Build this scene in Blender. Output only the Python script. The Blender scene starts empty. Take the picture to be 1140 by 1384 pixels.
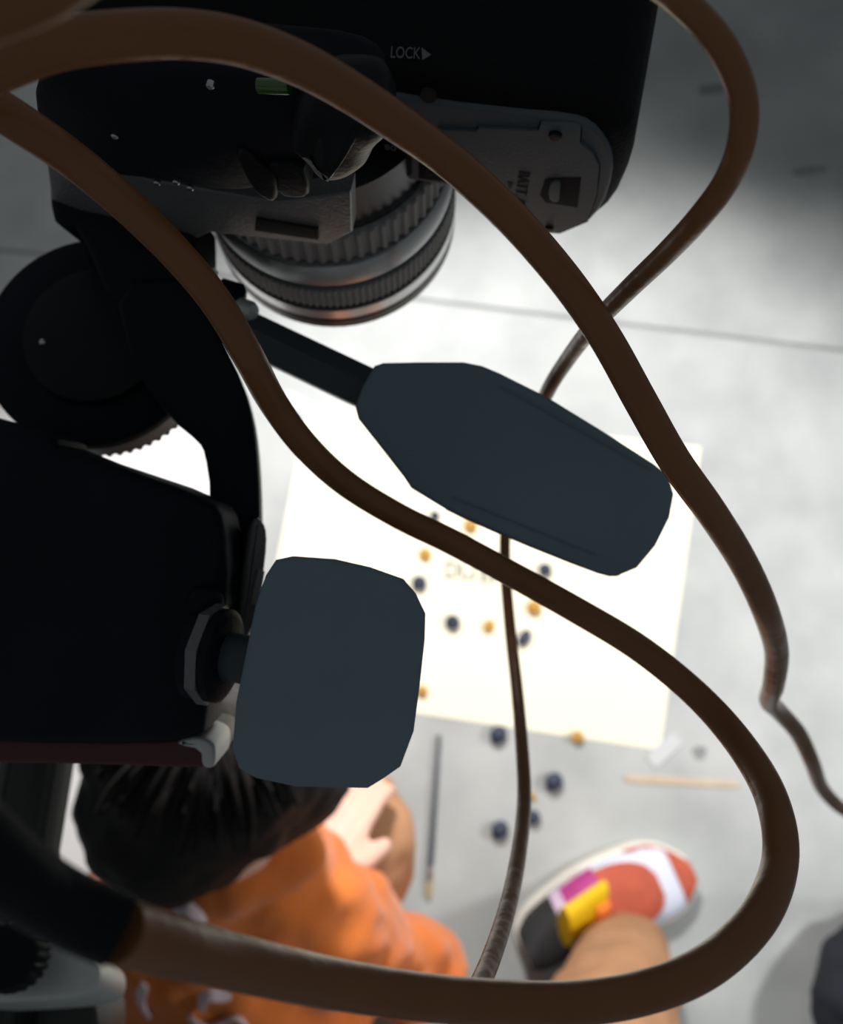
import bpy, bmesh, math, random
from mathutils import Vector, Matrix, noise, bvhtree
random.seed(7)
sc = bpy.context.scene
COL = sc.collection
# ------------------------------------------------------------------ camera
FPX, CX, CY = 1200.0, 570.0, 692.0
TILT = math.radians(12)
CAM = Vector((0, 0, 1.30))
cam_d = bpy.data.cameras.new('camera')
cam = bpy.data.objects.new('camera', cam_d); COL.objects.link(cam)
cam.location = CAM; cam.rotation_euler = (TILT, 0, 0)
cam_d.sensor_fit = 'HORIZONTAL'; cam_d.sensor_width = 36; cam_d.lens = 36 * FPX / 1140
cam_d.clip_start = 0.005
cam_d.dof.use_dof = True; cam_d.dof.focus_distance = 0.19; cam_d.dof.aperture_fstop = 37.9 / 2.3
sc.camera = cam
# ------------------------------------------------------------------ world, lamp, exposure
w = bpy.data.worlds.new('world'); sc.world = w; w.use_nodes = True
w.node_tree.nodes['Background'].inputs[0].default_value = (0.85, 0.95, 1.0, 1)
w.node_tree.nodes['Background'].inputs[1].default_value = 0.125
def spot(name, pos, aim, watts, cone, blend, size, col):
    ld = bpy.data.lights.new(name, 'SPOT'); o = bpy.data.objects.new(name, ld); COL.objects.link(o)
    o.location = pos; o.rotation_euler = (Vector(aim) - Vector(pos)).to_track_quat('-Z', 'Y').to_euler()
    ld.energy = watts; ld.spot_size = math.radians(cone); ld.spot_blend = blend; ld.shadow_soft_size = size; ld.color = col
# lamp beyond the paper, added fill to its right, both lower than the camera rig
spot('key_and_added_fill', (-0.05, 0.62, 0.90), (0.15, -0.11, 0), 56, 111, 0.5, 0.05, (1.0, 0.985, 0.96))
spot('key_and_added_fill', (1.10, 0.0, 0.90), (0.15, 0.10, 0), 36, 76, 0.5, 0.06, (1.0, 0.99, 0.97))  # fill spot added to even out the brightness of the floor
sc.view_settings.view_transform = 'Standard'; sc.view_settings.look = 'None'
sc.view_settings.gamma = 1; sc.view_settings.use_curve_mapping = False
sc.view_settings.exposure = 0.0
sc.cycles.use_denoising = True
sc.cycles.max_bounces = 8

# ------------------------------------------------------------------ projection helpers
RM = Matrix.Rotation(TILT, 3, 'X')
RIGHT = RM @ Vector((1, 0, 0)); UP = RM @ Vector((0, 1, 0)); BACK = RM @ Vector((0, 0, 1))
def ray(px, py): return RM @ Vector(((px - CX) / FPX, -(py - CY) / FPX, -1))
def P(px, py, d): return CAM + ray(px, py) * d                       # at depth d along the lens axis
def F(px, py, h=0.0):                                                # at height h above the floor
    r = ray(px, py); return CAM + r * ((h - CAM.z) / r.z)
class Plane:
    def __init__(s, o, u, v):
        s.o = Vector(o); s.u = Vector(u).normalized(); s.n = s.u.cross(Vector(v)).normalized(); s.v = s.n.cross(s.u)
    def hit(s, px, py):
        r = ray(px, py); t = (s.o - CAM).dot(s.n) / r.dot(s.n); q = CAM + r * t - s.o
        return (q.dot(s.u), q.dot(s.v))
    def at(s, a, b, c=0): return s.o + s.u * a + s.v * b + s.n * c
    def w(s, px, py, c=0): return s.at(*s.hit(px, py), c)
def view_plane(px, py, d, ax=0, ay=0):
    m = Matrix.Rotation(math.radians(ax), 3, RIGHT) @ Matrix.Rotation(math.radians(ay), 3, UP)
    return Plane(P(px, py, d), m @ RIGHT, m @ UP)

# ------------------------------------------------------------------ materials
def mat(name, col, rough=0.6, metal=0.0, spec=0.5, nscale=0, namt=0.0, bump=0.0, bscale=200, sheen=0, coat=0, col2=None):
    m = bpy.data.materials.new(name); m.use_nodes = True
    nt = m.node_tree; b = nt.nodes['Principled BSDF']
    b.inputs['Base Color'].default_value = (*col, 1); b.inputs['Roughness'].default_value = rough
    b.inputs['Metallic'].default_value = metal; b.inputs['Specular IOR Level'].default_value = spec
    b.inputs['Sheen Weight'].default_value = sheen; b.inputs['Coat Weight'].default_value = coat
    tc = nt.nodes.new('ShaderNodeTexCoord')
    if nscale:
        n = nt.nodes.new('ShaderNodeTexNoise'); n.inputs['Scale'].default_value = nscale; n.inputs['Detail'].default_value = 6
        nt.links.new(tc.outputs['Object'], n.inputs['Vector'])
        r = nt.nodes.new('ShaderNodeValToRGB')
        c2 = col2 if col2 else tuple(c * (1 - namt) for c in col)
        r.color_ramp.elements[0].position = 0.3; r.color_ramp.elements[1].position = 0.7
        r.color_ramp.elements[0].color = (*c2, 1); r.color_ramp.elements[1].color = (*col, 1)
        nt.links.new(n.outputs['Fac'], r.inputs['Fac']); nt.links.new(r.outputs['Color'], b.inputs['Base Color'])
    if bump:
        n2 = nt.nodes.new('ShaderNodeTexNoise'); n2.inputs['Scale'].default_value = bscale; n2.inputs['Detail'].default_value = 4
        nt.links.new(tc.outputs['Object'], n2.inputs['Vector'])
        bp = nt.nodes.new('ShaderNodeBump'); bp.inputs['Strength'].default_value = bump; bp.inputs['Distance'].default_value = 0.002
        nt.links.new(n2.outputs['Fac'], bp.inputs['Height']); nt.links.new(bp.outputs['Normal'], b.inputs['Normal'])
    return m
M = {}
M['concrete'] = mat('concrete', (0.50, 0.515, 0.51), 0.55, nscale=9, col2=(0.37, 0.385, 0.385), bump=0.15, bscale=60)
M['joint'] = mat('joint_filler', (0.30, 0.31, 0.31), 0.8, nscale=30, namt=0.2)
M['paper'] = mat('paper', (0.92, 0.87, 0.70), 0.8, nscale=4, col2=(0.91, 0.86, 0.69))
M['board'] = mat('white_board', (0.92, 0.90, 0.90), 0.7, nscale=5, col2=(0.90, 0.88, 0.88))
M['tape'] = mat('tape', (0.60, 0.62, 0.63), 0.4, nscale=30, namt=0.05)
M['ink'] = mat('ink', (0.22, 0.24, 0.20), 0.8, nscale=60, namt=0.3)
M['blue'] = mat('blue_skin', (0.035, 0.045, 0.09), 0.5, nscale=60, namt=0.4)
M['amber'] = mat('amber_skin', (0.62, 0.33, 0.05), 0.5, nscale=60, namt=0.3)
M['stick'] = mat('pale_wood', (0.62, 0.50, 0.36), 0.6, nscale=40, namt=0.15)
M['speck'] = mat('dirt', (0.33, 0.34, 0.34), 0.9, nscale=90, namt=0.4)
M['brush'] = mat('brush_paint', (0.06, 0.075, 0.085), 0.35, nscale=20, namt=0.2)
M['ferrule'] = mat('ferrule', (0.75, 0.76, 0.78), 0.25, metal=1, nscale=50, namt=0.1)
M['bristle'] = mat('bristle', (0.62, 0.48, 0.22), 0.8, nscale=200, namt=0.4)
M['cable'] = mat('cable_rubber', (0.27, 0.112, 0.045), 0.3, spec=0.3, nscale=60, namt=0.12, bump=0.25, bscale=120)
M['plug'] = mat('plug_rubber', (0.006, 0.007, 0.009), 0.5, spec=0.15, nscale=90, namt=0.2, bump=0.2, bscale=300)
M['blackmetal'] = mat('black_casting', (0.011, 0.014, 0.021), 0.6, spec=0.12, nscale=40, namt=0.3, bump=0.12, bscale=500)
M['blackplastic'] = mat('black_plastic', (0.010, 0.011, 0.013), 0.45, spec=0.2, nscale=60, namt=0.2, bump=0.1, bscale=700)
M['rubber'] = mat('grip_rubber', (0.215, 0.29, 0.34), 0.75, spec=0.2, nscale=14, col2=(0.175, 0.24, 0.285), bump=0.1, bscale=700)  # dark rubber, base colour lifted to stand in for veiling lens glare
M['rodmetal'] = mat('rod_metal', (0.055, 0.075, 0.085), 0.5, spec=0.4, nscale=30, namt=0.2)
M['bodyblack'] = mat('body_leatherette', (0.006, 0.006, 0.008), 0.7, spec=0.15, nscale=60, namt=0.3, bump=0.3, bscale=900)
M['basegrey'] = mat('base_plastic', (0.105, 0.125, 0.14), 0.5, spec=0.3, nscale=50, namt=0.12, bump=0.08, bscale=900)
M['doorgrey'] = mat('door_plastic', (0.115, 0.137, 0.152), 0.5, spec=0.3, nscale=50, namt=0.12, bump=0.08, bscale=900)
M['gap'] = mat('dark_gap', (0.004, 0.004, 0.005), 0.8, nscale=50, namt=0.1)
M['print'] = mat('grey_print', (0.17, 0.17, 0.175), 0.7, nscale=300, namt=0.1)
M['printdark'] = mat('dark_print', (0.015, 0.016, 0.018), 0.7, nscale=300, namt=0.1)
M['labelgrey'] = mat('label_grey', (0.30, 0.30, 0.29), 0.6, nscale=80, namt=0.1)
M['lensblack'] = mat('lens_black', (0.012, 0.012, 0.013), 0.35, spec=0.5, nscale=60, namt=0.2)
M['lenssatin'] = mat('lens_satin', (0.62, 0.62, 0.63), 0.26, metal=0.85, nscale=60, namt=0.08)
M['lensrubber'] = mat('lens_rubber', (0.32, 0.32, 0.32), 0.6, nscale=60, namt=0.2)
M['red'] = mat('red_ring', (0.6, 0.06, 0.01), 0.4, nscale=60, namt=0.1)
M['glass'] = mat('lens_glass', (0.01, 0.012, 0.02), 0.03, spec=0.8, coat=1, nscale=5, namt=0.1)
M['plate'] = mat('plate_alloy', (0.19, 0.19, 0.19), 0.45, metal=0.3, nscale=40, namt=0.15, bump=0.2, bscale=900)
M['steel'] = mat('steel', (0.6, 0.6, 0.6), 0.3, metal=1, nscale=50, namt=0.1)
M['silver'] = mat('painted_silver', (0.62, 0.63, 0.62), 0.45, metal=0.35, nscale=30, namt=0.12)
M['column'] = mat('column_alloy', (0.04, 0.04, 0.038), 0.35, metal=0.5, nscale=20, namt=0.3)
M['vial'] = mat('vial_green', (0.04, 0.12, 0.01), 0.15, coat=1, nscale=40, namt=0.1)
M['redplastic'] = mat('red_plastic', (0.09, 0.012, 0.014), 0.5, nscale=40, namt=0.2)
M['skin'] = mat('skin', (0.70, 0.42, 0.33), 0.55, nscale=40, namt=0.08)
M['hair'] = mat('hair', (0.010, 0.010, 0.011), 0.6, spec=0.2, nscale=60, col2=(0.022, 0.017, 0.014))
M['hoodie'] = mat('hoodie_fleece', (0.62, 0.17, 0.035), 0.9, spec=0.1, nscale=12, col2=(0.52, 0.13, 0.028), bump=0.3, bscale=350, sheen=0.2)
M['trousers'] = mat('trouser_cotton', (0.42, 0.225, 0.125), 0.9, spec=0.1, nscale=14, col2=(0.35, 0.185, 0.10), bump=0.3, bscale=400)
M['shirtprint'] = mat('shirt_print', (0.62, 0.52, 0.56), 0.8, nscale=50, namt=0.2)
M['sole'] = mat('sole_rubber', (0.80, 0.76, 0.68), 0.6, nscale=40, namt=0.06)
M['shoered'] = mat('shoe_red', (0.55, 0.10, 0.05), 0.7, nscale=60, namt=0.2, bump=0.2, bscale=400)
M['shoewhite'] = mat('shoe_white', (0.72, 0.76, 0.90), 0.6, nscale=60, namt=0.06)
M['shoeblack'] = mat('shoe_black', (0.02, 0.02, 0.022), 0.8, nscale=60, namt=0.2)
M['shoepink'] = mat('shoe_magenta', (0.50, 0.04, 0.26), 0.6, nscale=60, namt=0.2)
M['shoelilac'] = mat('shoe_lilac', (0.72, 0.55, 0.75), 0.6, nscale=60, namt=0.1)
M['shoeyellow'] = mat('shoe_yellow', (0.95, 0.75, 0.0), 0.6, nscale=300, col2=(0.85, 0.42, 0.0))
M['shoeorange'] = mat('shoe_orange', (0.95, 0.22, 0.03), 0.6, nscale=60, namt=0.2)
M['lace'] = mat('lace', (0.06, 0.05, 0.05), 0.8, nscale=60, namt=0.2)
M['bag'] = mat('navy_cloth', (0.018, 0.022, 0.034), 0.85, nscale=30, namt=0.4, bump=0.4, bscale=150)

# ------------------------------------------------------------------ object helpers
WL = {}
def mk(name, me, m, parent=None, smooth=40):
    """link a mesh given in world coordinates, origin at its centre"""
    n = len(me.vertices)
    c = sum((v.co for v in me.vertices), Vector()) / max(n, 1)
    me.transform(Matrix.Translation(-c))
    if not me.materials: me.materials.append(M[m] if isinstance(m, str) else m)
    if smooth:
        me.polygons.foreach_set('use_smooth', [True] * len(me.polygons)); me.set_sharp_from_angle(angle=math.radians(smooth))
    o = bpy.data.objects.new(name, me); COL.objects.link(o)
    if parent: o.parent = parent
    o.location = c - (WL[parent.name] if parent else Vector()); WL[o.name] = c
    return o
def thing(name, loc, label, cat, group=None):
    o = bpy.data.objects.new(name, None); COL.objects.link(o); o.location = loc; o.empty_display_size = 0.02
    WL[o.name] = Vector(loc); return tag(o, label, cat, group)
def tag(o, label, cat, group=None, kind=None):
    o['label'] = label; o['category'] = cat
    if group: o['group'] = group
    if kind: o['kind'] = kind
    return o
def from_rings(rings, cap0=True, cap1=True, closed=False):
    vs = []; fs = []; n = len(rings[0])
    for r in rings: vs += [tuple(p) for p in r]
    k = len(rings)
    for i in range(k if closed else k - 1):
        a = i * n; b = ((i + 1) % k) * n
        for j in range(n): fs.append((a + j, a + (j + 1) % n, b + (j + 1) % n, b + j))
    if not closed:
        if cap0: fs.append(tuple(range(n - 1, -1, -1)))
        if cap1: fs.append(tuple(range((k - 1) * n, k * n)))
    me = bpy.data.meshes.new('m'); me.from_pydata(vs, [], fs)
    bm = bmesh.new(); bm.from_mesh(me); bmesh.ops.recalc_face_normals(bm, faces=bm.faces); bm.to_mesh(me); bm.free()
    return me
def chaikin(p, k):
    for _ in range(k):
        q = []
        for i in range(len(p)):
            a = p[i]; b = p[(i + 1) % len(p)]
            q.append((a[0] * .75 + b[0] * .25, a[1] * .75 + b[1] * .25)); q.append((a[0] * .25 + b[0] * .75, a[1] * .25 + b[1] * .75))
        p = q
    return p
def inset(p, d):
    out = []; n = len(p)
    for i in range(n):
        a = Vector(p[i - 1]); b = Vector(p[i]); c = Vector(p[(i + 1) % n])
        e1 = (b - a); e2 = (c - b)
        if e1.length < 1e-9: e1 = e2
        if e2.length < 1e-9: e2 = e1
        n1 = Vector((-e1.y, e1.x)).normalized(); n2 = Vector((-e2.y, e2.x)).normalized()
        k = n1 + n2; k = k / max(0.35, k.dot(n1)) if k.length > 1e-6 else n1
        q = b + k * d; out.append((q.x, q.y))
    return out
def area2(p): return sum(p[i - 1][0] * p[i][1] - p[i][0] * p[i - 1][1] for i in range(len(p)))
def slab_mesh(pl, pts, thick, rf=0.001, rb=None, dome=0.0, soft=1, steps=4, back_taper=0.0, top=0.0):
    """solid of outline pts (2-D on plane pl), front face towards +n, rounded edges, optional domed front"""
    rb = rf if rb is None else rb
    if area2(pts) < 0: pts = pts[::-1]
    pts = chaikin(pts, soft)
    cx = sum(p[0] for p in pts) / len(pts); cy = sum(p[1] for p in pts) / len(pts)
    rings = []
    if dome:
        q = inset(pts, rf)
        for s in (0.06, 0.3, 0.55, 0.8):
            rings.append([pl.at(cx + (x - cx) * s, cy + (y - cy) * s, top + dome * (1 - s * s)) for x, y in q])
    for i in range(steps + 1):
        t = math.pi / 2 * i / steps
        rings.append([pl.at(x, y, top - rf * (1 - math.cos(t))) for x, y in inset(pts, rf * (1 - math.sin(t)))])
    for i in range(steps + 1):
        t = math.pi / 2 * i / steps
        rings.append([pl.at(x, y, top - thick + rb * (1 - math.sin(t))) for x, y in inset(pts, rb * (1 - math.cos(t)) + back_taper)])
    return from_rings(rings)
def slab(name, pl, px, thick, m, parent, smooth=40, **k):
    return mk(name, slab_mesh(pl, [pl.hit(*q) for q in px], thick, **k), m, parent, smooth)
def catmull(pts, n=8):
    out = []
    for i in range(len(pts) - 1):
        p0 = pts[max(i - 1, 0)]; p1 = pts[i]; p2 = pts[i + 1]; p3 = pts[min(i + 2, len(pts) - 1)]
        for k in range(n):
            t = k / n
            out.append(0.5 * ((2 * p1) + (p2 - p0) * t + (2 * p0 - 5 * p1 + 4 * p2 - p3) * t * t + (3 * p1 - p0 - 3 * p2 + p3) * t ** 3))
    out.append(pts[-1]); return out
def tube_mesh(pts, rad, segs=16, flat=1.0, capround=False):
    rings = []; t0 = (pts[1] - pts[0]).normalized()
    nrm = t0.orthogonal().normalized(); n = len(pts)
    for i, p in enumerate(pts):
        t = (pts[min(i + 1, n - 1)] - pts[max(i - 1, 0)]).normalized()
        nrm = (nrm - t * nrm.dot(t)).normalized(); bn = t.cross(nrm)
        r = rad(i / (n - 1)) if callable(rad) else rad
        rings.append([p + (nrm * math.cos(a) + bn * math.sin(a) * flat) * r for a in (2 * math.pi * k / segs for k in range(segs))])
    return from_rings(rings)
def tube(name, pts, rad, m, parent=None, segs=16, sub=1, smooth=60, flat=1.0):
    if sub > 1: pts = catmull(pts, sub)
    return mk(name, tube_mesh(pts, rad, segs, flat), m, parent, smooth)
def lathe_mesh(o, axis, prof, segs=48, gear=None):
    """prof: list of (radius, distance along axis); gear=(teeth, depth, from, to) ribs on those ring indices"""
    ax = Vector(axis).normalized(); u = ax.orthogonal().normalized(); v = ax.cross(u); rings = []
    N = gear[0] * 4 if gear else segs
    for i, (r, h) in enumerate(prof):
        ring = []
        for k in range(N):
            rr = r
            if gear and gear[2] <= i <= gear[3] and k % 4 >= 2: rr = r - gear[1]
            a = 2 * math.pi * k / N
            ring.append(Vector(o) + ax * h + (u * math.cos(a) + v * math.sin(a)) * max(rr, 1e-5))
        rings.append(ring)
    return from_rings(rings)
def lathe(name, o, axis, prof, m, parent=None, segs=48, gear=None, smooth=35):
    return mk(name, lathe_mesh(o, axis, prof, segs, gear), m, parent, smooth)
def box_mesh(c, u, v, n, su, sv, sn, bev=0.0):
    bm = bmesh.new(); bmesh.ops.create_cube(bm, size=1)
    u, v, n = (Vector(q).normalized() for q in (u, v, n))
    for x in bm.verts: x.co = Vector(c) + u * x.co.x * su + v * x.co.y * sv + n * x.co.z * sn
    if bev: bmesh.ops.bevel(bm, geom=bm.edges[:], offset=bev, segments=2, affect='EDGES', profile=0.6)
    bmesh.ops.recalc_face_normals(bm, faces=bm.faces)
    me = bpy.data.meshes.new('m'); bm.to_mesh(me); bm.free(); return me
def text_mesh(s, size, o, u, v, extr=0.0001, sx=1.0):
    cu = bpy.data.curves.new('t', 'FONT'); cu.body = s; cu.size = size; cu.extrude = extr; cu.align_x = 'CENTER'; cu.align_y = 'CENTER'; cu.resolution_u = 3
    ob = bpy.data.objects.new('t', cu); COL.objects.link(ob)
    dg = bpy.context.evaluated_depsgraph_get(); me = bpy.data.meshes.new_from_object(ob.evaluated_get(dg))
    bpy.data.objects.remove(ob); bpy.data.curves.remove(cu)
    u = Vector(u).normalized(); n = u.cross(Vector(v)).normalized(); v = n.cross(u)
    me.transform(Matrix.Diagonal((sx, 1, 1, 1)))
    me.transform(Matrix.Translation(o) @ Matrix((u, v, n)).transposed().to_4x4()); return me
def bake(o):
    """turn modifiers into plain mesh"""
    dg = bpy.context.evaluated_depsgraph_get(); me = bpy.data.meshes.new_from_object(o.evaluated_get(dg))
    bpy.data.objects.remove(o); return me
def blob_mesh(caps, voxel=0.006, smooth=4, extra=None):
    """caps: list of chains [(point, radius), ...]; union of tapered capsules, remeshed to one skin"""
    bm = bmesh.new()
    for ch in caps:
        for i, (p, r) in enumerate(ch):
            rs = r if isinstance(r, (tuple, list)) else (r, r, r)
            mtx = Matrix.Translation(p) @ Matrix.Diagonal((*rs, 1))
            bmesh.ops.create_icosphere(bm, subdivisions=2, radius=1, matrix=mtx)
            if i:
                q, r0 = ch[i - 1]; d = Vector(p) - Vector(q)
                r0 = max(r0) if isinstance(r0, (tuple, list)) else r0; r1 = max(rs) if isinstance(r, (tuple, list)) else r
                if d.length > 1e-5:
                    mt = Matrix.Translation((Vector(p) + Vector(q)) / 2) @ d.to_track_quat('Z', 'Y').to_matrix().to_4x4()
                    bmesh.ops.create_cone(bm, cap_ends=True, segments=16, radius1=r0, radius2=r1, depth=d.length, matrix=mt)
    me = bpy.data.meshes.new('b'); bm.to_mesh(me); bm.free()
    o = bpy.data.objects.new('b', me); COL.objects.link(o)
    r = o.modifiers.new('r', 'REMESH'); r.mode = 'VOXEL'; r.voxel_size = voxel
    if smooth:
        s = o.modifiers.new('s', 'SMOOTH'); s.iterations = smooth; s.factor = 0.6
    bpy.context.view_layer.update()
    return bake(o)
def wrinkle(me, amp, scale, stretch=(1, 1, 1)):
    nr = [v.normal.copy() for v in me.vertices]
    for v, vn in zip(me.vertices, nr):
        c = v.co; q = Vector((c.x * stretch[0], c.y * stretch[1], c.z * stretch[2])) * scale
        v.co = c + vn * amp * (noise.noise(q) + 0.5 * noise.noise(q * 2.1 + Vector((3, 1, 7))))

# ------------------------------------------------------------------ floor
ja, jb = F(590, 408), F(1140, 474); jd = (jb - ja).normalized(); jn = Vector((-jd.y, jd.x, 0))
def quadbox(pts, z0, z1):
    rings = [[Vector((p.x, p.y, z0)) for p in pts], [Vector((p.x, p.y, z1)) for p in pts]]
    return from_rings(rings)
fl = mk('floor', quadbox([ja - jd * 3.2 - jn * 2.6, ja + jd * 3.2 - jn * 2.6, ja + jd * 3.2 + jn * 2.6, ja - jd * 3.2 + jn * 2.6], -0.06, -0.004), 'joint', None, 0)
fl['kind'] = 'structure'; fl['label'] = 'grey mottled concrete floor of large slabs under the tripod'
g = 0.0035
mk('slab', quadbox([ja - jd * 3.2 - jn * 2.6, ja + jd * 3.2 - jn * 2.6, ja + jd * 3.2 - jn * g, ja - jd * 3.2 - jn * g], -0.03, 0.0), 'concrete', fl, 0)
mk('slab', quadbox([ja - jd * 3.2 + jn * g, ja + jd * 3.2 + jn * g, ja + jd * 3.2 + jn * 2.6, ja - jd * 3.2 + jn * 2.6], -0.03, 0.0), 'concrete', fl, 0)
for i, (x, y, a, b) in enumerate([(946, 1018, .010, .012), (1092, 231, .030, .009), (965, 120, .03, .012)]):
    c = F(x, y, 0.0004)
    pl = Plane(c, (1, 0.1, 0), (0, 1, 0))
    pts = [(math.cos(t) * a * (1 + .25 * math.sin(3 * t + i)), math.sin(t) * b * (1 + .2 * math.cos(2 * t))) for t in (k * .5236 for k in range(12))]
    mk('floor_stain', slab_mesh(pl, pts, 0.0008, rf=0.0002), 'speck', fl)

# ------------------------------------------------------------------ paper, tape, lettering
ZP = 0.0016
pc = [F(417, 546, ZP), F(948, 604, ZP), F(893, 1014, ZP), F(340, 930, ZP)]
pp = Plane((pc[0] + pc[2]) / 2, (1, 0, 0), (0, 1, 0))
def flat(pts3): return [((p - pp.o).dot(pp.u), (p - pp.o).dot(pp.v)) for p in pts3]
paper = mk('paper_sheet', slab_mesh(pp, flat(pc), 0.0012, rf=0.0003, soft=0), 'paper', None, 0)
tag(paper, 'large cream paper sheet with faint lettering taped to the concrete floor', 'paper')
def letter(strokes, x, y, sx, sy):
    bm = bmesh.new()
    for a, b in strokes:
        A = F(x + a[0] * sx, y + a[1] * sy, ZP + 0.0006); B = F(x + b[0] * sx, y + b[1] * sy, ZP + 0.0006)
        d = (B - A); m_ = box_mesh((A + B) / 2, d, Vector((-d.y, d.x, 0)), (0, 0, 1), d.length + 0.0035, 0.0042, 0.0006)
        bm.from_mesh(m_); bpy.data.meshes.remove(m_)
    me = bpy.data.meshes.new('l'); bm.to_mesh(me); bm.free(); return me
LD = [((0, 0), (0, 1)), ((0, 0), (.7, .1)), ((.7, .1), (1, .45)), ((1, .45), (.75, .9)), ((.75, .9), (0, 1))]
LU = [((0, 0), (0, .85)), ((0, .85), (.3, 1)), ((.3, 1), (1, .95)), ((1, .95), (1, .1))]
LB = [((0, -.05), (0, 1)), ((0, .45), (.9, .42)), ((.9, .42), (1, .95)), ((1, .95), (0, 1))]
for st, x, y, sx, sy in [(LD, 604, 760, 15, 21), (LU, 625, 762, 16, 20), (LB, 652, 768, 16, 18)]:
    mk('letter', letter(st, x, y, sx, sy), 'ink', paper, 0)
for k, (x, y, ang, lab) in enumerate([(404, 545, -28, 'whitish tape strip holding the upper left corner of the cream paper'), (898, 1014, 40, 'whitish tape strip holding the lower right corner of the cream paper')]):
    c = F(x, y, ZP + 0.0008); a = math.radians(ang)
    u = Vector((math.cos(a), math.sin(a), 0)); v = Vector((-u.y, u.x, 0))
    pts = []
    for s in range(9): pts.append((-.026 + .052 * s / 8, -.011))
    for s in range(9): pts.append((.026 - .052 * s / 8 + (.002 if s % 2 else 0), .011))
    t = mk('tape_strip', slab_mesh(Plane(c, u, v), pts, 0.0008, rf=0.0002, soft=0), 'tape', None, 0)
    tag(t, lab, 'tape', 'tape on the paper corners')
# white board at the left, mostly behind the tripod head
bz = 0.004
bc = [F(-140, 540, bz), F(312, 565, bz), F(318, 960, bz), F(150, 1212, bz), F(-140, 1190, bz)]
bpn = Plane((bc[0] + bc[2]) / 2, (1, 0, 0), (0, 1, 0))
bo = mk('foam_board', slab_mesh(bpn, [((p - bpn.o).dot(bpn.u), (p - bpn.o).dot(bpn.v)) for p in bc], 0.004, rf=0.0006, soft=0), 'board', None, 0)
tag(bo, 'glaring white board on the floor behind the black tripod head', 'board')

# ------------------------------------------------------------------ berries
def berry_mesh(r, squash):
    pr = [(0.0, -r * squash)]
    for k in range(1, 12):
        t = -math.pi / 2 + math.pi * k / 12
        pr.append((r * math.cos(t), r * squash * math.sin(t)))
    pr += [(r * .30, r * squash * 1.04), (r * .24, r * squash * .93), (0.0, r * squash * .86)]
    return lathe_mesh((0, 0, 0), (0.25, 0.1, 1), pr, 20)
bm_blue = berry_mesh(0.0115, 0.86); bm_amb = berry_mesh(0.0095, 0.8)
for me_, m_ in ((bm_blue, 'blue'), (bm_amb, 'amber')):
    me_.materials.append(M[m_]); me_.polygons.foreach_set('use_smooth', [True] * len(me_.polygons))
onp = ZP
BER = [('b', 567, 788, onp, 1.0, 1.0, 'small dark blue berry on the cream paper just right of the black grip end'),
       ('b', 612, 841, onp, 1.0, 1.0, 'dark blue berry on the paper below the grey lettering'),
       ('b', 709, 862, onp, 0.75, 1.6, 'long dark blue berry on the paper touching the thin hanging cable'),
       ('b', 737, 770, onp, 0.9, 1.0, 'dark blue berry peeking from under the cable right of the lettering'),
       ('b', 588, 697, onp, 0.7, 1.0, 'dark blue berry peeking above the cable left of the topmost amber berry'),
       ('b', 674, 993, 0, 1.05, 1.15, 'dark blue berry on the concrete just under the paper edge'),
       ('b', 749, 1057, 0, 1.1, 1.1, 'dark blue berry alone on concrete between cream paper and sneaker'),
       ('b', 721, 1105, 0, 0.9, 1.0, 'dark blue berry on concrete right of and touching the thin cable'),
       ('b', 676, 1122, 0, 1.05, 1.1, 'lowest dark blue berry on concrete left of the thin cable'),
       ('a', 636, 710, onp, 1.1, 1.0, 'topmost amber berry on the paper between long grip and cable'),
       ('a', 575, 749, onp, 1.0, 1.0, 'amber berry on the paper left of the grey lettering'),
       ('a', 661, 846, onp, 0.85, 1.3, 'pale amber berry on the paper left of the thin cable'),
       ('a', 722, 821, onp, 1.15, 1.0, 'amber berry on the paper right of the thin cable'),
       ('a', 571, 934, onp, 0.9, 1.0, 'amber berry half hidden by the lower black grip'),
       ('a', 781, 996, onp, 0.95, 1.0, 'amber berry on the bottom edge of the cream paper'),
       ('a', 719, 1076, 0, 0.6, 1.0, 'tiny amber berry on concrete right beside the thin cable')]
for i, (k, x, y, z, s, st, lab) in enumerate(BER):
    o = bpy.data.objects.new('blue_berry' if k == 'b' else 'amber_berry', bm_blue if k == 'b' else bm_amb); COL.objects.link(o)
    o.scale = (s, s * st, s * .85); o.rotation_euler = (0, 0, -0.6 if st > 1 else i * 1.3)
    h = (0.0115 * .86 if k == 'b' else 0.0095 * .8) * s * .85 * 1.04
    o.location = F(x, y, z + h)
    tag(o, lab, 'berry', 'blue berries around the lettering' if k == 'b' else 'amber berries around the lettering')

# ------------------------------------------------------------------ stick and brush
a, b = F(845, 1052, .0015), F(1000, 1060, .0015); d = (b - a).normalized()
pl = Plane((a + b) / 2 + Vector((0, 0, .0012)), d, (0, 0, 1)); pl = Plane(pl.o, d, Vector((-d.y, d.x, 0)))
L = (b - a).length / 2
st = mk('craft_stick', slab_mesh(pl, [(-L, -.0035), (-L + .003, -.0055), (L - .003, -.005), (L, -.003), (L, .003), (L - .003, .005), (-L + .003, .0055), (-L, .0035)], .0024, rf=.0006), 'stick')
tag(st, 'short pale wooden stick lying on concrete below the paper', 'stick')
a, b = F(594, 992, .005), F(579, 1213, .005); d = (b - a)
br = thing('paintbrush', (a.x, a.y, 0), 'thin dark paintbrush with pale tip lying on the concrete', 'paintbrush')
tube('handle', [a + d * t for t in (0, .02, .3, .6, .82)], lambda t: .0026 + .0018 * t if t > .02 else .001, 'brush', br, 12)
tube('ferrule', [a + d * t for t in (.815, .83, .86, .89, .90)], lambda t: .0050 if t > .1 else .0046, 'ferrule', br, 14)
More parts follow.
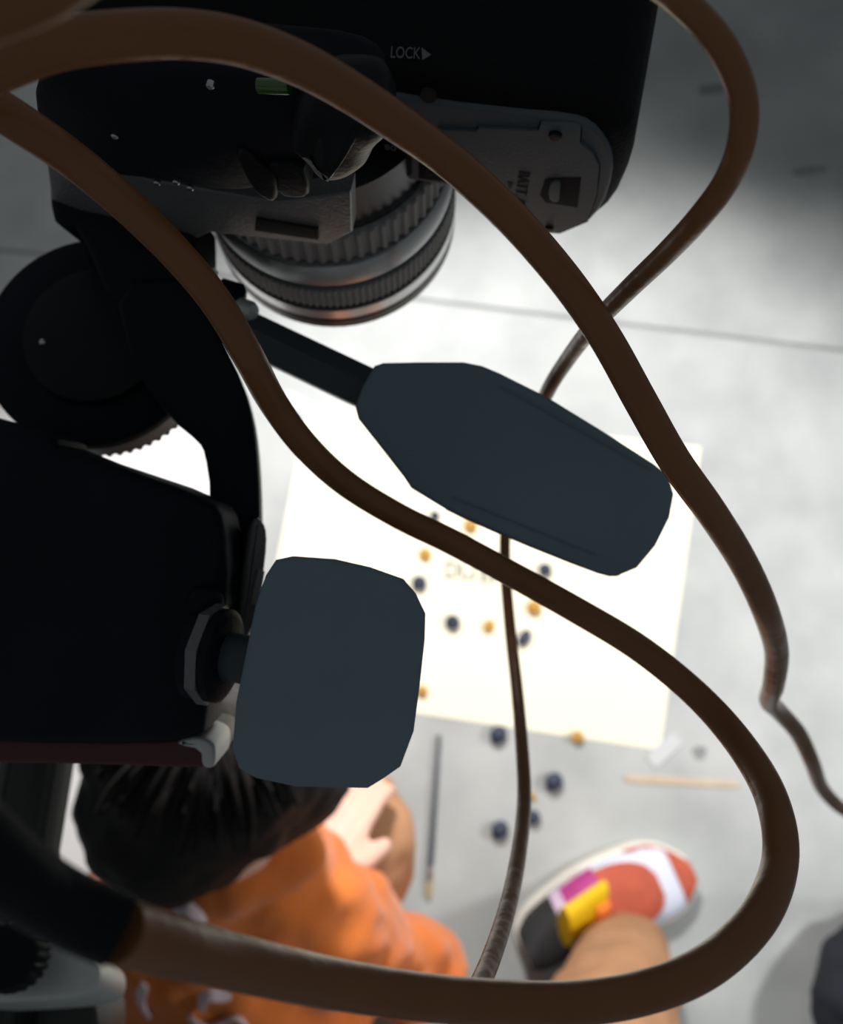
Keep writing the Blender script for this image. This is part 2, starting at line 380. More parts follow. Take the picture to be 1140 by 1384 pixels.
tube('bristles', [a + d * t for t in (.895, .93, .97, 1.0)], lambda t: .0052 * (1 - .35 * t), 'bristle', br, 14, flat=.7)

# ------------------------------------------------------------------ bag in the corner
bagp = [F(x, y, h) for x, y, h in ((1175, 1300, .05), (1150, 1370, .05), (1220, 1400, .07), (1240, 1280, .06))]
me = blob_mesh([[(p, (.055, .06, .048)) for p in bagp]], .008, 6)
wrinkle(me, .008, 14)
zmin = min(v.co.z for v in me.vertices)
for v in me.vertices: v.co.z -= zmin
bag = mk('cloth_bag', me, 'bag'); tag(bag, 'dark navy cloth bag on the floor cut off by the lower right corner', 'bag')

# ================================================================== digital camera pointing down
D0 = 0.19
A0 = F(515, 112, CAM.z - D0); B0 = F(790, 162, CAM.z - D0)
EX = (B0 - A0).normalized(); EY = Vector((-EX.y, EX.x, 0)); EZ = Vector((0, 0, 1))
BOT = Plane(A0, EX, EZ)                    # bottom face of the camera, normal = EX x EZ = -EY
if BOT.n.dot(EY) > 0: BOT.n = -BOT.n
dc = thing('digital_camera', A0 + EX * .02 - EZ * .1 + EY * .04, 'black digital camera pointing down from the top edge with ribbed lens', 'camera')
def offp(c): return Plane(BOT.o + BOT.n * c, EX, EZ)
BODY = [(35, 24), (300, 70), (515, 108), (700, 140), (800, 155), (838, 166), (856, 192), (850, 240), (828, 288), (798, 312), (752, 322), (690, 318), (662, 310), (646, 292), (640, 266), (600, 256), (500, 242), (300, 214), (60, 180)]
bp2 = [BOT.hit(*q) for q in BODY]
mk('body', slab_mesh(BOT, bp2, .098, rf=.006, rb=.01, soft=1, top=-.0012), 'bodyblack', dc)
BASE = [(330, 96), (500, 124), (596, 141), (700, 154), (770, 162), (800, 170), (818, 188), (828, 212), (828, 240), (815, 280), (793, 304), (756, 317), (692, 313), (667, 306), (652, 288), (646, 262), (605, 251), (500, 237), (360, 214)]
base = slab('base_plate', BOT, BASE, .004, 'basegrey', dc, rf=.0012, soft=1)
DOOR = [(590, 174), (642, 177), (646, 172), (726, 176), (730, 166), (780, 169), (787, 174), (786, 194), (804, 208), (812, 226), (808, 264), (795, 300), (757, 316), (693, 312), (668, 305), (653, 287), (647, 262), (600, 240)]
dp = offp(.0004)
gap = slab('door_gasket', dp, DOOR, .001, 'gap', dc, rf=.0001, soft=0)
dpl = offp(.0010)
d2 = inset([dpl.hit(*q) for q in DOOR] if area2([dpl.hit(*q) for q in DOOR]) > 0 else [dpl.hit(*q) for q in DOOR][::-1], .00035)
door = mk('battery_door', slab_mesh(dpl, d2, .0012, rf=.00025, soft=0), 'doorgrey', dc, 30)
lp = offp(.0012)
slab('latch_recess', lp, [(737, 243), (745, 241), (786, 241), (781, 281), (738, 274), (730, 264)], .0005, 'gap', door, rf=.0001, soft=0)
lp2 = offp(.0018)
slab('latch', lp2, [(746, 245), (758, 245), (757, 256), (756, 274), (744, 273), (741, 260)], .0008, 'doorgrey', door, rf=.0003, soft=1)
lathe('screw', dpl.w(751, 182), BOT.n, [(.0, -.0005), (.0017, -.0004), (.0017, .0007), (.0013, .0010), (.0, .0010)], 'blackplastic', door, 20)
lathe('screw', dpl.w(743, 308), BOT.n, [(.0, -.0005), (.0013, -.0004), (.0013, .0004), (.0010, .0006), (.0, .0006)], 'blackplastic', door, 20)
tp = offp(.00115)
# lettering runs down the door: reading direction points away from the viewer
mk('lettering', text_mesh('BATT. OPEN', .0046, tp.w(703, 268), -EZ + EX * .02, EX), 'printdark', door, 0)
mk('arrow_mark', slab_mesh(tp, [tp.hit(686, 246), tp.hit(694, 248), tp.hit(689, 258)], .0001, rf=.00002, soft=0), 'printdark', door, 0)
# lock legend on the back face
bk = Plane(A0 + EZ * .0012, EX, EY)
mk('lettering', text_mesh('LOCK', .0046, bk.w(548, 73, .0002), EX * .985 - EY * -.15, EY, sx=.60), 'print', dc, 0)
tri = [bk.hit(570, 65), bk.hit(583, 75), bk.hit(571, 82)]
mk('arrow_mark', slab_mesh(bk, tri, .0002, rf=.00002, soft=0, top=.0003), 'print', dc, 0)
lathe('rubber_plug', BOT.w(579, 130, .0), BOT.n, [(.0, -.001), (.0020, -.001), (.0020, .0004), (.0, .0004)], 'gap', dc, 24)
# rating label
ip = offp(.0006)
lab = slab('rating_label', ip, [(470, 178), (548, 190), (556, 196), (557, 236), (548, 240), (470, 228)], .001, 'bodyblack', dc, rf=.0002, soft=0)
ip2 = offp(.0009)
slab('number_patch', ip2, [(500, 212), (546, 219), (546, 229), (500, 225)], .0003, 'labelgrey', lab, rf=.0001, soft=0)
mk('lettering', text_mesh('26', .0030, ip2.w(527, 222, .0002), EX, EZ), 'printdark', lab, 0)
mk('lettering', text_mesh('80', .0034, ip2.w(528, 199, .0002), EX, EZ), 'print', lab, 0)
slab('terminal_cover', ip, [(566, 214), (612, 222), (622, 250), (566, 242)], .001, 'bodyblack', dc, rf=.0003, soft=0)
# lens, axis straight down
zf = 0.29
lo = F(455, 293, CAM.z - zf); LO = Vector((lo.x, lo.y, CAM.z))
ln = mk('lens', lathe_mesh(LO, -EZ, [(.0, .218), (.036, .218), (.0362, .234), (.0370, .235), (.0370, .2352), (.0372, .2505), (.0388, .2520), (.0400, .2530), (.0404, .2595), (.0408, .2620), (.0404, .2628), (.0398, .264), (.0400, .275), (.0416, .2762), (.0420, .279), (.0421, .2835), (.0416, .2843), (.0424, .2850), (.0426, .2895), (.0420, .2905), (.040, .2905), (.038, .286), (.0, .285)], 72), 'lensblack', dc, 30)
mk('zoom_ring', lathe_mesh(LO, -EZ, [(.036, .2362), (.0385, .2366), (.0392, .2372), (.0396, .2492), (.0388, .2498), (.036, .2500)], gear=(62, .0010, 1, 4)), 'lensrubber', ln, 25)
mk('satin_band', lathe_mesh(LO, -EZ, [(.038, .2505), (.0398, .2507), (.0402, .2513), (.0412, .2610), (.0409, .2616), (.038, .2617)], 72), 'lenssatin', ln, 30)
mk('focus_ring', lathe_mesh(LO, -EZ, [(.038, .2640), (.0414, .2642), (.0419, .2646), (.0422, .2746), (.0416, .2750), (.038, .2751)], gear=(118, .0006, 1, 4)), 'lensrubber', ln, 25)
mk('front_band', lathe_mesh(LO, -EZ, [(.038, .2770), (.0421, .2771), (.0424, .2774), (.0425, .2830), (.0421, .2833), (.038, .2834)], 72), 'lenssatin', ln, 30)
mk('front_glass', lathe_mesh(LO, -EZ, [(.0, .2845), (.036, .2845), (.036, .2855), (.020, .2885), (.0, .2895)], 48), 'glass', ln, 60)

# ================================================================== tripod head
tr = thing('tripod', F(-160, 1500, 0), 'black tripod at the left with two long rubber grips and a dark grooved column', 'tripod')
th = tr
# quick release plate and clamp below the camera base
qp = offp(.024)
slab('release_plate', qp, [(60, 196), (200, 243), (320, 264), (376, 274), (474, 259), (476, 314), (443, 331), (284, 314), (268, 322), (200, 320), (70, 270)], .006, 'plate', th, rf=.0006, soft=0)
slab('pad', offp(.0248), [(346, 296), (430, 310), (430, 325), (344, 312)], .002, 'gap', th, rf=.0003, soft=0)
qp2 = offp(.0285)
slab('clamp_body', qp2, [(30, 110), (120, 95), (330, 110), (500, 130), (505, 190), (400, 235), (345, 262), (300, 262), (200, 246), (70, 232)], .016, 'blackmetal', th, rf=.003, dome=.003, soft=2)
slab('safety_catch', offp(.0325), [(318, 206), (330, 203), (352, 228), (372, 240), (376, 268), (368, 276), (344, 262), (328, 235)], .008, 'blackplastic', th, rf=.0012, soft=1)
slab('lever', offp(.0315), [(350, 222), (406, 224), (420, 262), (408, 270), (376, 266)], .006, 'blackplastic', th, rf=.001, soft=1)
slab('locking_knob', offp(.038), [(384, 200), (398, 150), (500, 150), (522, 186), (521, 206), (500, 222), (492, 244), (470, 257), (445, 261), (420, 252), (402, 228), (384, 215)], .016, 'blackplastic', th, rf=.006, dome=.004, soft=2)
for x, y in ((155, 185), (284, 117), (212, 248), (238, 247), (257, 255), (57, 462)):
    o = offp(.0310).w(x, y) if y < 300 else P(x, y, .255)
    lathe('screw', o, BOT.n if y < 300 else BACK, [(.0, -.001), (.0009, -.001), (.0009, .0), (.0006, .0003), (.0, .0003)], 'steel', th, 14)
tube('bubble_level', [offp(.0300).w(350, 116), offp(.0300).w(392, 117)], .0016, 'vial', th, 14)
# neck that joins the clamp to the round tilt hub
nk = view_plane(200, 330, .262)
slab('neck', nk, [(63, 228), (120, 190), (262, 270), (264, 318), (262, 352), (290, 374), (300, 400), (262, 440), (150, 420), (104, 306), (82, 306), (66, 292)], .03, 'blackmetal', th, rf=.003, soft=1)
slab('catch_tab', view_plane(280, 370, .255), [(262, 352), (276, 362), (290, 361), (286, 372), (276, 380), (262, 372)], .006, 'silver', th, rf=.0006, soft=0)
# round hub, axis upright
hc = F(122, 455, CAM.z - .262); HO = Vector((hc.x, hc.y, CAM.z))
R_ = .0352
mk('tilt_hub', lathe_mesh(HO, -EZ, [(.0, .262), (R_ * .6, .262), (R_ * .94, .2635), (R_ * .99, .2645), (R_, .2655), (R_, .2680), (R_ * .985, .2686), (.0, .2686)], 72), 'blackmetal', th, 35)
mk('scale_ring', lathe_mesh(HO, -EZ, [(.0, .2687), (R_ * .95, .2687), (R_ * .97, .2692), (R_ * .985, .2765), (R_ * .97, .2771), (.0, .2771)], 72), 'plate', th, 35)
mk('toothed_ring', lathe_mesh(HO, -EZ, [(.0, .2772), (R_ * .97, .2772), (R_ * .985, .2776), (R_ * .985, .2788), (.0, .2790)], gear=(64, .0008, 1, 3)), 'labelgrey', th, 25)
mk('hub_cap', lathe_mesh(HO + EX * .002, -EZ, [(.0, .2575), (R_ * .5, .258), (R_ * .62, .259), (R_ * .64, .2625), (.0, .2625)], 48), 'blackplastic', th, 35)
# bent side arm
ap = view_plane(310, 560, .262, 0, 8)
slab('side_arm', ap, [(150, 380), (262, 372), (282, 420), (305, 470), (328, 515), (341, 560), (347, 600), (351, 660), (352, 715), (352, 780), (335, 860), (270, 870), (262, 760), (278, 690), (284, 665), (276, 612), (268, 597), (232, 568), (180, 500)], .022, 'blackmetal', th, rf=.0022, soft=1)
slab('arm_tongue', view_plane(340, 770, .250, 0, 10), [(346, 698), (356, 706), (361, 722), (359, 756), (352, 800), (340, 862), (316, 868), (324, 800), (330, 745), (337, 712)], .010, 'plate', th, rf=.0018, soft=1)
slab('tongue_inlay', view_plane(346, 800, .2485, 0, 10), [(349, 768), (358, 773), (350, 818), (338, 816)], .003, 'labelgrey', th, rf=.0004, soft=0)
# big lower housing
hp = view_plane(130, 830, .232)
slab('lower_housing', hp, [(-160, 524), (0, 568), (71, 588), (74, 604), (284, 674), (302, 705), (306, 800), (296, 850), (284, 905), (277, 960), (272, 1004), (120, 1012), (-160, 1000)], .026, 'blackmetal', th, rf=.004, soft=1)
slab('base_flange', view_plane(130, 1010, .236), [(-160, 985), (0, 992), (200, 1000), (262, 996), (284, 1000), (290, 1012), (289, 1032), (280, 1040), (130, 1034), (-160, 1030)], .03, 'redplastic', th, rf=.0015, soft=1)
slab('flange_end', view_plane(275, 1015, .2345), [(240, 1001), (268, 995), (286, 1003), (291, 1012), (290, 1036), (282, 1040), (272, 1036), (271, 1014), (240, 1008)], .02, 'silver', th, rf=.0012, soft=1)
lathe('pivot_cap', P(272, 815, .228), BACK, [(.0, -.012), (.0046, -.012), (.0046, -.003), (.0036, -.001), (.0, .0)], 'blackmetal', th, 32)
# clamp collar of the second grip
ka, kb = P(262, 880, .226), P(312, 888, .224)
kx = (kb - ka).normalized()
mk('grip_collar', lathe_mesh(ka, kx, [(.0, .0), (.0105, .0), (.0118, .0010), (.0118, .0050), (.0108, .0056), (.0118, .0062), (.0118, .0085), (.0100, .0095), (.0, .0095)], 40), 'blackmetal', th, 30)
mk('collar_nut', lathe_mesh(ka + kx * .0035, kx, [(.0, .0), (.0128, .0), (.0128, .0028), (.0, .0028)], 8), 'plate', th, 20)
# second grip, seen end on
tube('grip_stem', [ka + kx * .006, kb + kx * .004, kb + kx * .025], .0062, 'rodmetal', th, 20)
G2 = [(372, 757), (395, 752), (452, 756), (500, 767), (545, 783), (562, 803), (575, 830), (574, 866), (567, 930), (559, 990), (541, 1038), (518, 1054), (497, 1067), (400, 1065), (345, 1053), (322, 1040), (313, 1012), (318, 950), (332, 880), (344, 820), (358, 778)]
slab('grip', view_plane(445, 910, .212, 1, -3), G2, .062, 'rubber', th, rf=.0012, rb=.010, dome=.0008, soft=0, back_taper=.006)
# rod and long grip
ra, rb_ = P(316, 440, .268), P(520, 537, .262)
rd = (rb_ - ra).normalized(); rv = (BACK - rd * BACK.dot(rd)).normalized(); rs = rd.cross(rv)
RPL = Plane((ra + rb_) / 2, rs, rv)
rod_prof = [(-.0060, -.004), (-.0060, .003), (-.001, .0052), (.0060, .003), (.0060, -.004), (0, -.006)]
rings = [[q + rs * x + rv * y for x, y in rod_prof] for q in (ra, ra + (rb_ - ra) * .5, rb_)]
mk('rod', from_rings(rings), 'rodmetal', th, 20)
slab('rod_joint', view_plane(315, 400, .262, -10, 12), [(288, 384), (302, 374), (330, 382), (334, 392), (322, 418), (330, 440), (300, 440), (284, 410)], .014, 'blackmetal', th, rf=.0012, soft=0)
lathe('joint_knob', P(338, 420, .262), rd + BACK * .4, [(.0, -.004), (.0028, -.004), (.0030, .0), (.0022, .0016), (.0, .002)], 'silver', th, 20)
G1 = [(506, 494), (518, 490), (570, 489), (627, 489), (652, 494), (676, 504), (740, 536), (815, 582), (885, 627), (904, 642), (912, 668), (906, 700), (887, 738), (862, 768), (833, 780), (800, 771), (690, 727), (602, 688), (556, 660), (546, 645), (514, 604), (484, 566), (480, 550), (490, 522)]
gp = view_plane(695, 630, .246, 3, -2)
grip = slab('grip', gp, G1, .030, 'rubber', th, rf=.0012, rb=.006, dome=.001, soft=0, back_taper=.001)
slab('grip_shell', view_plane(700, 700, .2485, 3, -2), [(600, 684), (628, 687), (700, 717), (800, 757), (850, 770), (833, 782), (800, 773), (690, 729), (604, 691)], .018, 'blackplastic', th, rf=.001, soft=1)
for p0, p1 in (((612, 672), (806, 750)), ((676, 522), (880, 634))):
    tube('grip_seam', [gp.w(p0[0] + (p1[0] - p0[0]) * t, p0[1] + (p1[1] - p0[1]) * t, .0006) for t in (0, .5, 1)], .00016, 'rubber', grip, 6)

# ================================================================== tripod
ct = P(58, 985, .40); cb = P(-6, 1345, .36)
cdv = (cb - ct).normalized()
cprof = []
for i in range(6):
    a0 = i * math.pi / 3
    for da, rr in ((-.42, .0150), (-.16, .0156), (-.12, .0146), (.12, .0146), (.16, .0156), (.42, .0150)): cprof.append((rr * math.cos(a0 + da), rr * math.sin(a0 + da)))
uu = cdv.orthogonal().normalized(); vv = cdv.cross(uu)
mk('centre_column', from_rings([[q + uu * x + vv * y for x, y in cprof] for q in (ct, ct + (cb - ct) * .5, cb + cdv * .05)]), 'column', tr, 20)
cp = view_plane(30, 1310, .335, -35, -6)
slab('collar', cp, [(-120, 1262), (-40, 1250), (40, 1252), (92, 1264), (122, 1284), (135, 1308), (133, 1330), (120, 1344), (60, 1352), (-120, 1360)], .028, 'silver', tr, rf=.0018, soft=2)
slab('collar_body', view_plane(30, 1380, .36, -20, -6), [(-120, 1330), (60, 1330), (118, 1336), (128, 1360), (132, 1400), (120, 1450), (-120, 1450)], .03, 'column', tr, rf=.002, soft=1)
lathe('clamp_knob', P(18, 1292, .325), UP * .5 + BACK, [(.0, -.006), (.0118, -.006), (.0124, -.004), (.0124, .005), (.0112, .007), (.0, .0075)], 'plug', tr, gear=(22, .001, 1, 4))
mk('lock_tab', box_mesh(P(66, 1180, .37), RIGHT, UP, BACK, .006, .006, .003, .0006), 'silver', tr)
hub = P(-30, 1400, .37)
for q in ((-.95, -.28), (-.72, -.85), (-.30, -1.05)):
    e = Vector((q[0], q[1], .012))
    for nm, t0, t1, r in (('upper_leg', .03, .5, .014), ('lower_leg', .48, .985, .011)):
        tube(nm, [hub + (e - hub) * t0, hub + (e - hub) * (t0 + t1) * .5, hub + (e - hub) * t1], r, 'column', tr, 16)
    tube('foot', [hub + (e - hub) * .98, e], .0125, 'plug', tr, 16)

# ================================================================== cables
def cable_pts(lst, D=.0072):
    return [P(x, y, D * FPX / wd) for x, y, wd in lst]
B_ = [(160, 1258, 84), (230, 1278, 78), (300, 1296, 72), (380, 1315, 67), (460, 1331, 63), (560, 1346, 60), (660, 1355, 58), (760, 1357, 57), (850, 1346, 56), (930, 1320, 55), (990, 1280, 53), (1032, 1230, 51), (1054, 1170, 48), (1052, 1110, 46), (1030, 1050, 43), (985, 985, 40), (930, 928, 38), (860, 873, 37), (780, 825, 36), (690, 775, 35), (610, 732, 35), (540, 698, 35), (470, 655, 36), (415, 605, 38), (370, 545, 40), (335, 480, 43), (295, 412, 45), (245, 350, 47), (180, 285, 49), (110, 225, 51), (40, 175, 54), (-40, 125, 56),
      (-120, 85, 60), (-190, 95, 62), (-215, 130, 64), (-180, 150, 65)]
A_ = [(-120, 146, 66), (-60, 116, 66), (0, 88, 66), (70, 62, 66), (150, 50, 65), (240, 46, 63), (320, 56, 61), (400, 84, 58), (470, 122, 55), (540, 168, 52), (605, 215, 49), (665, 268, 48), (720, 325, 47), (775, 392, 46), (822, 462, 45), (868, 545, 45), (912, 622, 44), (962, 692, 42), (1005, 760, 39), (1035, 825, 36), (1050, 880, 32), (1046, 925, 29), (1040, 947, 26), (1054, 962, 24), (1080, 992, 22.5), (1098, 1030, 21), (1110, 1062, 19), (1128, 1084, 18), (1150, 1100, 17), (1200, 1130, 15), (1280, 1165, 12), (1380, 1200, 9), (1480, 1225, 7.4), (1600, 1230, 7.0)]
c1 = thing('tether_cable', P(160, 1258, .1), 'thick orange-brown cable with black plug looping over the camera and round the right side', 'cable')
tube('cord', cable_pts(B_ + A_), .0036, 'cable', c1, 20, sub=7)
tube('plug', cable_pts([(-70, 1096, 96), (0, 1166, 92), (60, 1210, 88), (110, 1236, 86), (161, 1258, 85)]), .0040, 'plug', c1, 20, sub=5)
C_ = [(-60, 44, 62), (0, 22, 62), (60, -2, 62), (160, -60, 62), (320, -110, 58), (520, -120, 52), (720, -95, 46), (860, -40, 42), (930, 10, 40), (978, 66, 40), (1004, 130, 39), (1003, 190, 38), (982, 245, 36), (945, 295, 34), (900, 343, 31), (850, 391, 28), (805, 437, 25), (768, 485, 22), (738, 534, 20), (706, 610, 17), (686, 690, 15.5), (683, 760, 15), (690, 850, 15.5), (699, 930, 16.5), (706, 1010, 18), (709, 1080, 19.5), (702, 1150, 21.5), (688, 1220, 24), (666, 1290, 27), (640, 1350, 30), (600, 1430, 34), (520, 1520, 38), (400, 1590, 42), (240, 1630, 44)]
c2 = mk('hanging_cable', tube_mesh(catmull(cable_pts(C_, .0046), 7), .0023, 20), 'cable', None, 60)
tag(c2, 'thinner orange-brown cable hanging from the top right down behind the long grip', 'cable')

# ================================================================== person below
pe = thing('person', F(330, 1500, 0), 'crouching person with dark hair, orange top and brown trousers beside the paper', 'person')
HD = F(305, 985, .62)
face = Vector((.45, .75, -.45)).normalized()          # looks down to the paper
fs = face.cross(Vector((0, 0, 1))).normalized(); fu = fs.cross(face)
neck = F(310, 1165, .51); chest = F(310, 1310, .40); waist = F(320, 1480, .22); hips = F(330, 1590, .13)
rsh = F(425, 1258, .45); rel = F(570, 1306, .30); rwr = F(404, 1196, .45)
lsh = F(205, 1268, .45); lel = F(180, 1180, .28); lwr = F(300, 1010, .10)
k1h = F(280, 1560, .13); k1 = F(486, 1142, .30); k1f = F(455, 1120, .08)
k2h = F(430, 1560, .13); k2 = F(800, 1500, .40); k2f = F(848, 1296, .10)
def hand(wr, dirv, palm_n, L=.085):
    dirv = dirv.normalized(); side = dirv.cross(palm_n).normalized(); palm_n = side.cross(dirv)
    ch = []
    for k in range(4):
        o = wr + dirv * L * .5 + side * (.024 - .016 * k)
        ch.append([(wr, .018), (o, .0125)])
        ln_ = (.062, .070, .066, .050)[k]
        r0 = wr + dirv * L + side * (.028 - .0185 * k)
        ch.append([(o, .012), (r0, .0092), (r0 + dirv * ln_ * .45 - palm_n * .006, .0084), (r0 + dirv * ln_ * .8 - palm_n * .020, .0078), (r0 + dirv * ln_ * .95 - palm_n * .032, .0070)])
    t0 = wr + dirv * L * .28 + side * .022
    ch.append([(t0, .0125), (t0 + side * .022 + dirv * .022 - palm_n * .004, .0100), (t0 + side * .030 + dirv * .050 - palm_n * .012, .0086)])
    return ch
rhd = F(448, 1116, .41) - rwr
caps = [[(neck, .05), (HD - face * .02, .06)], [(HD, (.074, .080, .092))], [(HD + face * .03 - fu * .035, .055), (HD + face * .055 - fu * .07, .032)],
        [(HD + face * .085 + fu * .005, .010), (HD + face * .105 - fu * .022, .014)],
        [(HD + fs * .078 - fu * .005, .017), (HD + fs * .082 - fu * .025, .013)], [(HD - fs * .078 - fu * .005, .017), (HD - fs * .082 - fu * .025, .013)],
        [(neck, .05), (chest, .10), (waist, .09), (hips, .10)], [(neck, .05), (rsh, .045), (rel, .030), (rwr, .022)], [(neck, .05), (lsh, .045), (lel, .030), (lwr, .022)],
        [(hips, .09), (k1h, .07), (k1, .045), (k1f, .03)], [(hips, .09), (k2h, .07), (k2, .045), (k2f, .03)]]
caps += hand(rwr, rhd, Vector((-.2, .1, 1)).normalized()) + hand(lwr, Vector((.5, 1, -.35)), Vector((0, .3, 1)).normalized())
mk('body', blob_mesh(caps, .0045, 3), 'skin', pe, 80)
# top
def lerp(a_, b_, t): return a_ + (b_ - a_) * t
hc_ = [[(neck - face * .01, .062), (chest, (.135, .115, .12)), (waist, .125), (hips, .13)],
       [(neck, .075), (rsh, .068), (lerp(rsh, rel, .5), .050), (rel, .046), (lerp(rel, rwr, .5), .036), (lerp(rel, rwr, .92), .031)],
       [(neck, .075), (lsh, .068), (lerp(lsh, lel, .5), .056), (lel, .047), (lerp(lel, lwr, .9), .034)],
       [(F(415, 1200, .47), .040), (F(485, 1226, .43), .034), (F(505, 1236, .40), .028)], [(F(330, 1215, .50), .05), (F(420, 1198, .47), .045)]]
hm = blob_mesh(hc_, .0065, 6)
wrinkle(hm, .013, 12, (1, 1.5, 1)); wrinkle(hm, .004, 32)
hood = mk('hooded_top', hm, 'hoodie', pe, 80)
hoodc = [[(F(225, 1158, .545), .030), (F(310, 1186, .555), .036), (F(395, 1150, .545), .028)], [(F(235, 1215, .52), .045), (F(300, 1245, .50), .05), (F(370, 1222, .51), .042)], [(F(225, 1200, .53), .03), (F(250, 1160, .54), .028)], [(F(372, 1205, .52), .03), (F(395, 1175, .52), .024)]]
hme = blob_mesh(hoodc, .006, 5); wrinkle(hme, .005, 22)
mk('hood', hme, 'hoodie', pe, 80)
bv = bvhtree.BVHTree.FromPolygons([v.co + WL[hood.name] for v in hood.data.vertices], [tuple(p.vertices) for p in hood.data.polygons])
def on_top(px, py):
    r = ray(px, py).normalized(); h = bv.ray_cast(CAM + r * .3, r)
    return (h[0] - r * .0015) if h[0] else F(px, py, .4)
for stroke, wd in (([(238, 1236), (246, 1226), (258, 1226), (266, 1238), (272, 1250)], .008), ([(272, 1362), (274, 1348), (286, 1340), (300, 1342), (312, 1340)], .008),
                   ([(256, 1372), (266, 1384), (290, 1386), (320, 1376), (332, 1386)], .009), ([(176, 1160), (172, 1185), (176, 1210), (184, 1230)], .008), ([(196, 1330), (190, 1350), (200, 1372)], .008)):
    pts = [on_top(*q) for q in stroke]
    tube('print_stroke', pts, lambda t: .0075 * (.7 + .3 * math.sin(t * 3)), 'shirtprint', hood, 10, sub=5, flat=.35)
# trousers
tc_ = [[(waist, .115), (hips, .135)], [(hips, .12), (k1h, .095), (lerp(k1h, k1, .5), .078), (k1, .062), (lerp(k1, k1f, .5), .056), (lerp(k1, k1f, .95), .055)],
       [(hips, .12), (k2h, .095), (lerp(k2h, k2, .5), .085), (k2, .080), (lerp(k2, k2f, .4), .072), (lerp(k2, k2f, .75), .066), (k2f, .056)],
       [(F(505, 1080, .30), .026), (F(514, 1125, .30), .026), (F(504, 1190, .28), .038)]]
tm = blob_mesh(tc_, .0065, 5); wrinkle(tm, .007, 17, (1, 1, 1.6))
for v in tm.vertices: v.co.z = max(v.co.z, .006)
mk('trousers', tm, 'trousers', pe, 80)
# hair: cap plus locks
hcap = blob_mesh([[(HD - face * .022 + fu * .012, (.090, .090, .085))], [(HD - face * .06 - fu * .02, .070)], [(HD + fs * .05 - fu * .01, .055)], [(HD - fs * .05 - fu * .01, .055)]], .006, 4)
wrinkle(hcap, .006, 30)
hair = mk('hair', hcap, 'hair', pe, 80)
bm = bmesh.new(); crown = HD - face * .04 + fu * .085
for i in range(420):
    az = random.uniform(0, 2 * math.pi); dv = (fs * math.cos(az) + face * math.sin(az))
    if dv.dot(face) > .75: continue
    pts = []
    ln_ = random.uniform(.34, .62); sw = random.uniform(-.9, .9)
    for k in range(6):
        t = k / 5 * 1.75 * ln_
        d2_ = (dv + fs.cross(dv) * 0).normalized(); sdv = fu.cross(d2_)
        q = HD - face * .022 + fu * .012 + (fu * math.cos(t) + d2_ * math.sin(t)) * (.089 + .004 * math.sin(i + k)) + sdv * sw * .05 * t
        pts.append(q)
    m_ = tube_mesh(catmull(pts, 3), lambda t: .0036 * (1 - .75 * t) + .0006, 5); bm.from_mesh(m_); bpy.data.meshes.remove(m_)
me = bpy.data.meshes.new('locks'); bm.to_mesh(me); bm.free()
lk = mk('locks', me, 'hair', hair, 80); lk['kind'] = 'stuff'
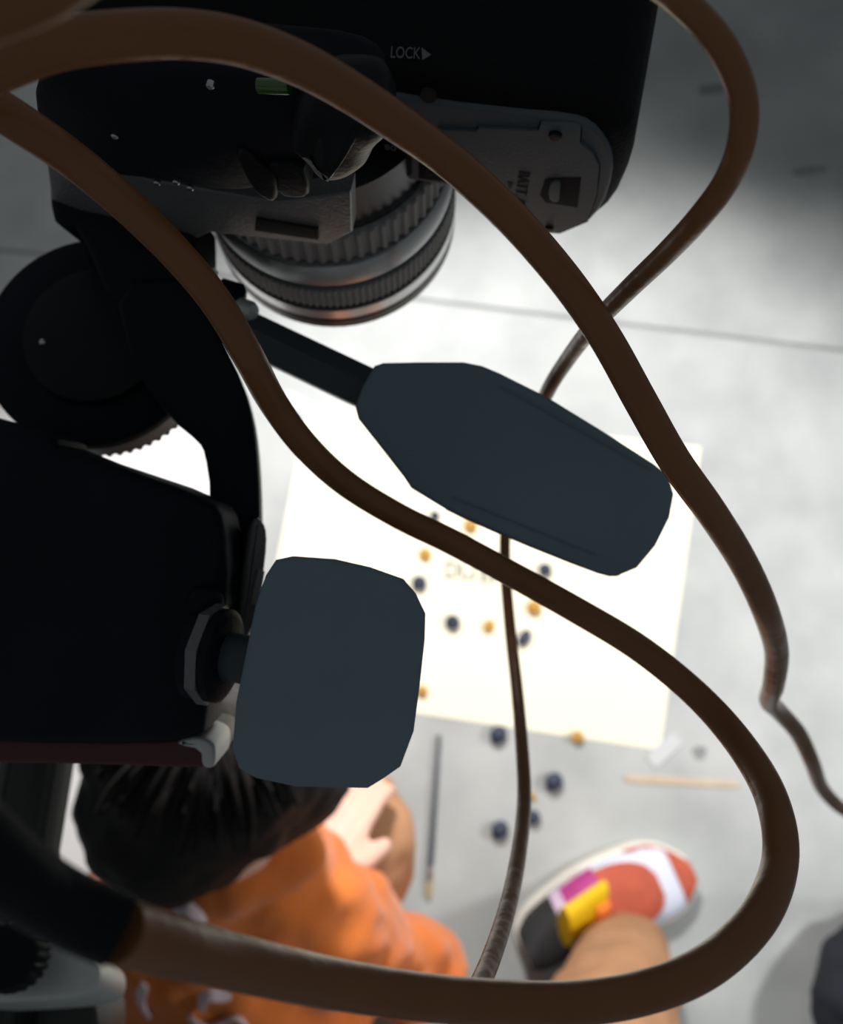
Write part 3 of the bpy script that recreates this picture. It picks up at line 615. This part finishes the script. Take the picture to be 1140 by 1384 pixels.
# sneakers
def sneaker(heel, toe):
    ax = (toe - heel); ax.z = 0; Ln = ax.length; ax.normalize(); sd = Vector((-ax.y, ax.x, 0)); up = Vector((0, 0, 1)); heel = Vector((heel.x, heel.y, 0))
    sh = bpy.data.objects.new('sneaker', None); COL.objects.link(sh); sh.parent = pe; WL[sh.name] = heel; sh.location = heel - WL[pe.name]
    def hw(t): return Ln * (.135 + .06 * math.sin(min(t, 1) * math.pi * .85 - .25)) * (1 - max(0, (t - .78) / .22) ** 2.2 * .72) * (1 - max(0, (.12 - t) / .12) ** 2 * .5)
    def cen(t): return .012 * math.sin(t * math.pi)
    def top(t):
        if t < .35: return .098 - .03 * (t / .35)
        return .068 * (1 - (t - .35) / .65 * .50)
    ol = [(t * Ln, cen(t) + hw(t) + .007) for t in (0, .03, .08, .15, .25, .4, .55, .7, .8, .88, .94, .98, 1.0)] + [(t * Ln, cen(t) - hw(t) - .005) for t in (1.0, .98, .94, .88, .8, .7, .55, .4, .25, .15, .08, .03, 0)]
    pl_ = Plane(heel + up * .028, ax, sd)
    mk('sole', slab_mesh(pl_, ol, .028, rf=.004, soft=1), 'sole', sh)
    def sec(t, s=1.0, lift=0.0):
        w_ = hw(t) * s; h = top(t) - .024 + lift; r = []
        for k in range(17):
            a_ = math.pi * k / 16
            r.append(heel + ax * (t * Ln) + sd * (cen(t) + w_ * math.copysign(abs(math.cos(a_)) ** .75, math.cos(a_))) + up * (.024 + h * math.sin(a_) ** .8))
        return r
    def spt(t, a_, s, lift):
        w_ = hw(t) * s; h = top(t) - .024 + lift; ca = math.cos(a_)
        return heel + ax * (t * Ln) + sd * (cen(t) + w_ * math.copysign(abs(ca) ** .75, ca)) + up * (.024 + h * max(math.sin(a_), 0) ** .8)
    def patch(nm, t0, t1, lim, s, lf, m_, nt=12, na=16):
        outer = [[spt(t, a0 + (a1 - a0) * k / na, s, lf) for k in range(na + 1)] for t, (a0, a1) in ((t0 + (t1 - t0) * i / nt, lim((t0 + (t1 - t0) * i / nt))) for i in range(nt + 1))]
        innr = [[heel + ax * ((p - heel).dot(ax)) + (p - heel - ax * (p - heel).dot(ax)) * .86 for p in r] for r in outer]
        mk(nm, from_rings([o_ + i_[::-1] for o_, i_ in zip(outer, innr)]), m_, sh, 50)
    PI = math.pi; full = lambda t: (0.0, PI)
    patch('heel_counter', .02, .34, full, 1.0, 0, 'shoeblack')
    patch('quarter_stripe', .24, .36, lambda t: (.15, PI * .8), 1.03, .003, 'shoelilac')
    patch('eyestay', .30, .50, lambda t: (.25, PI * .85), 1.035, .005, 'shoepink')
    patch('toe_box', .44, .95, full, 1.0, 0, 'shoewhite')
    patch('vamp', .46, .80, lambda t: (PI / 2 - 1.05 * math.sqrt(max(.02, 1 - ((t - .46) / .345) ** 2)), PI / 2 + 1.05 * math.sqrt(max(.02, 1 - ((t - .46) / .345) ** 2))), 1.03, .003, 'shoered')
    patch('toe_bumper', .90, .998, full, 1.03, .002, 'shoered')
    patch('mudguard', .70, .93, lambda t: (0, .28 + .14 * abs(math.sin(t * 40))), 1.03, .001, 'shoered', 24)
    tg = [heel + ax * Ln * t + sd * (cen(t) + .016) + up * z for t, z in ((.24, .108), (.32, .100), (.40, .088), (.47, .076))]
    mk('tongue', tube_mesh(catmull(tg, 5), lambda t: .040 - .006 * t, 14, .32), 'shoeyellow', sh, 70)
    mk('tongue_tip', tube_mesh(catmull([tg[2] + up * .004 - sd * .01, tg[3] + up * .006 - sd * .012], 4), .017, 12, .5), 'shoeorange', sh, 70)
    return sh
sneaker(F(704, 1284, .03), F(938, 1178, .03))
sneaker(F(452, 1215, .03), F(425, 968, .03))
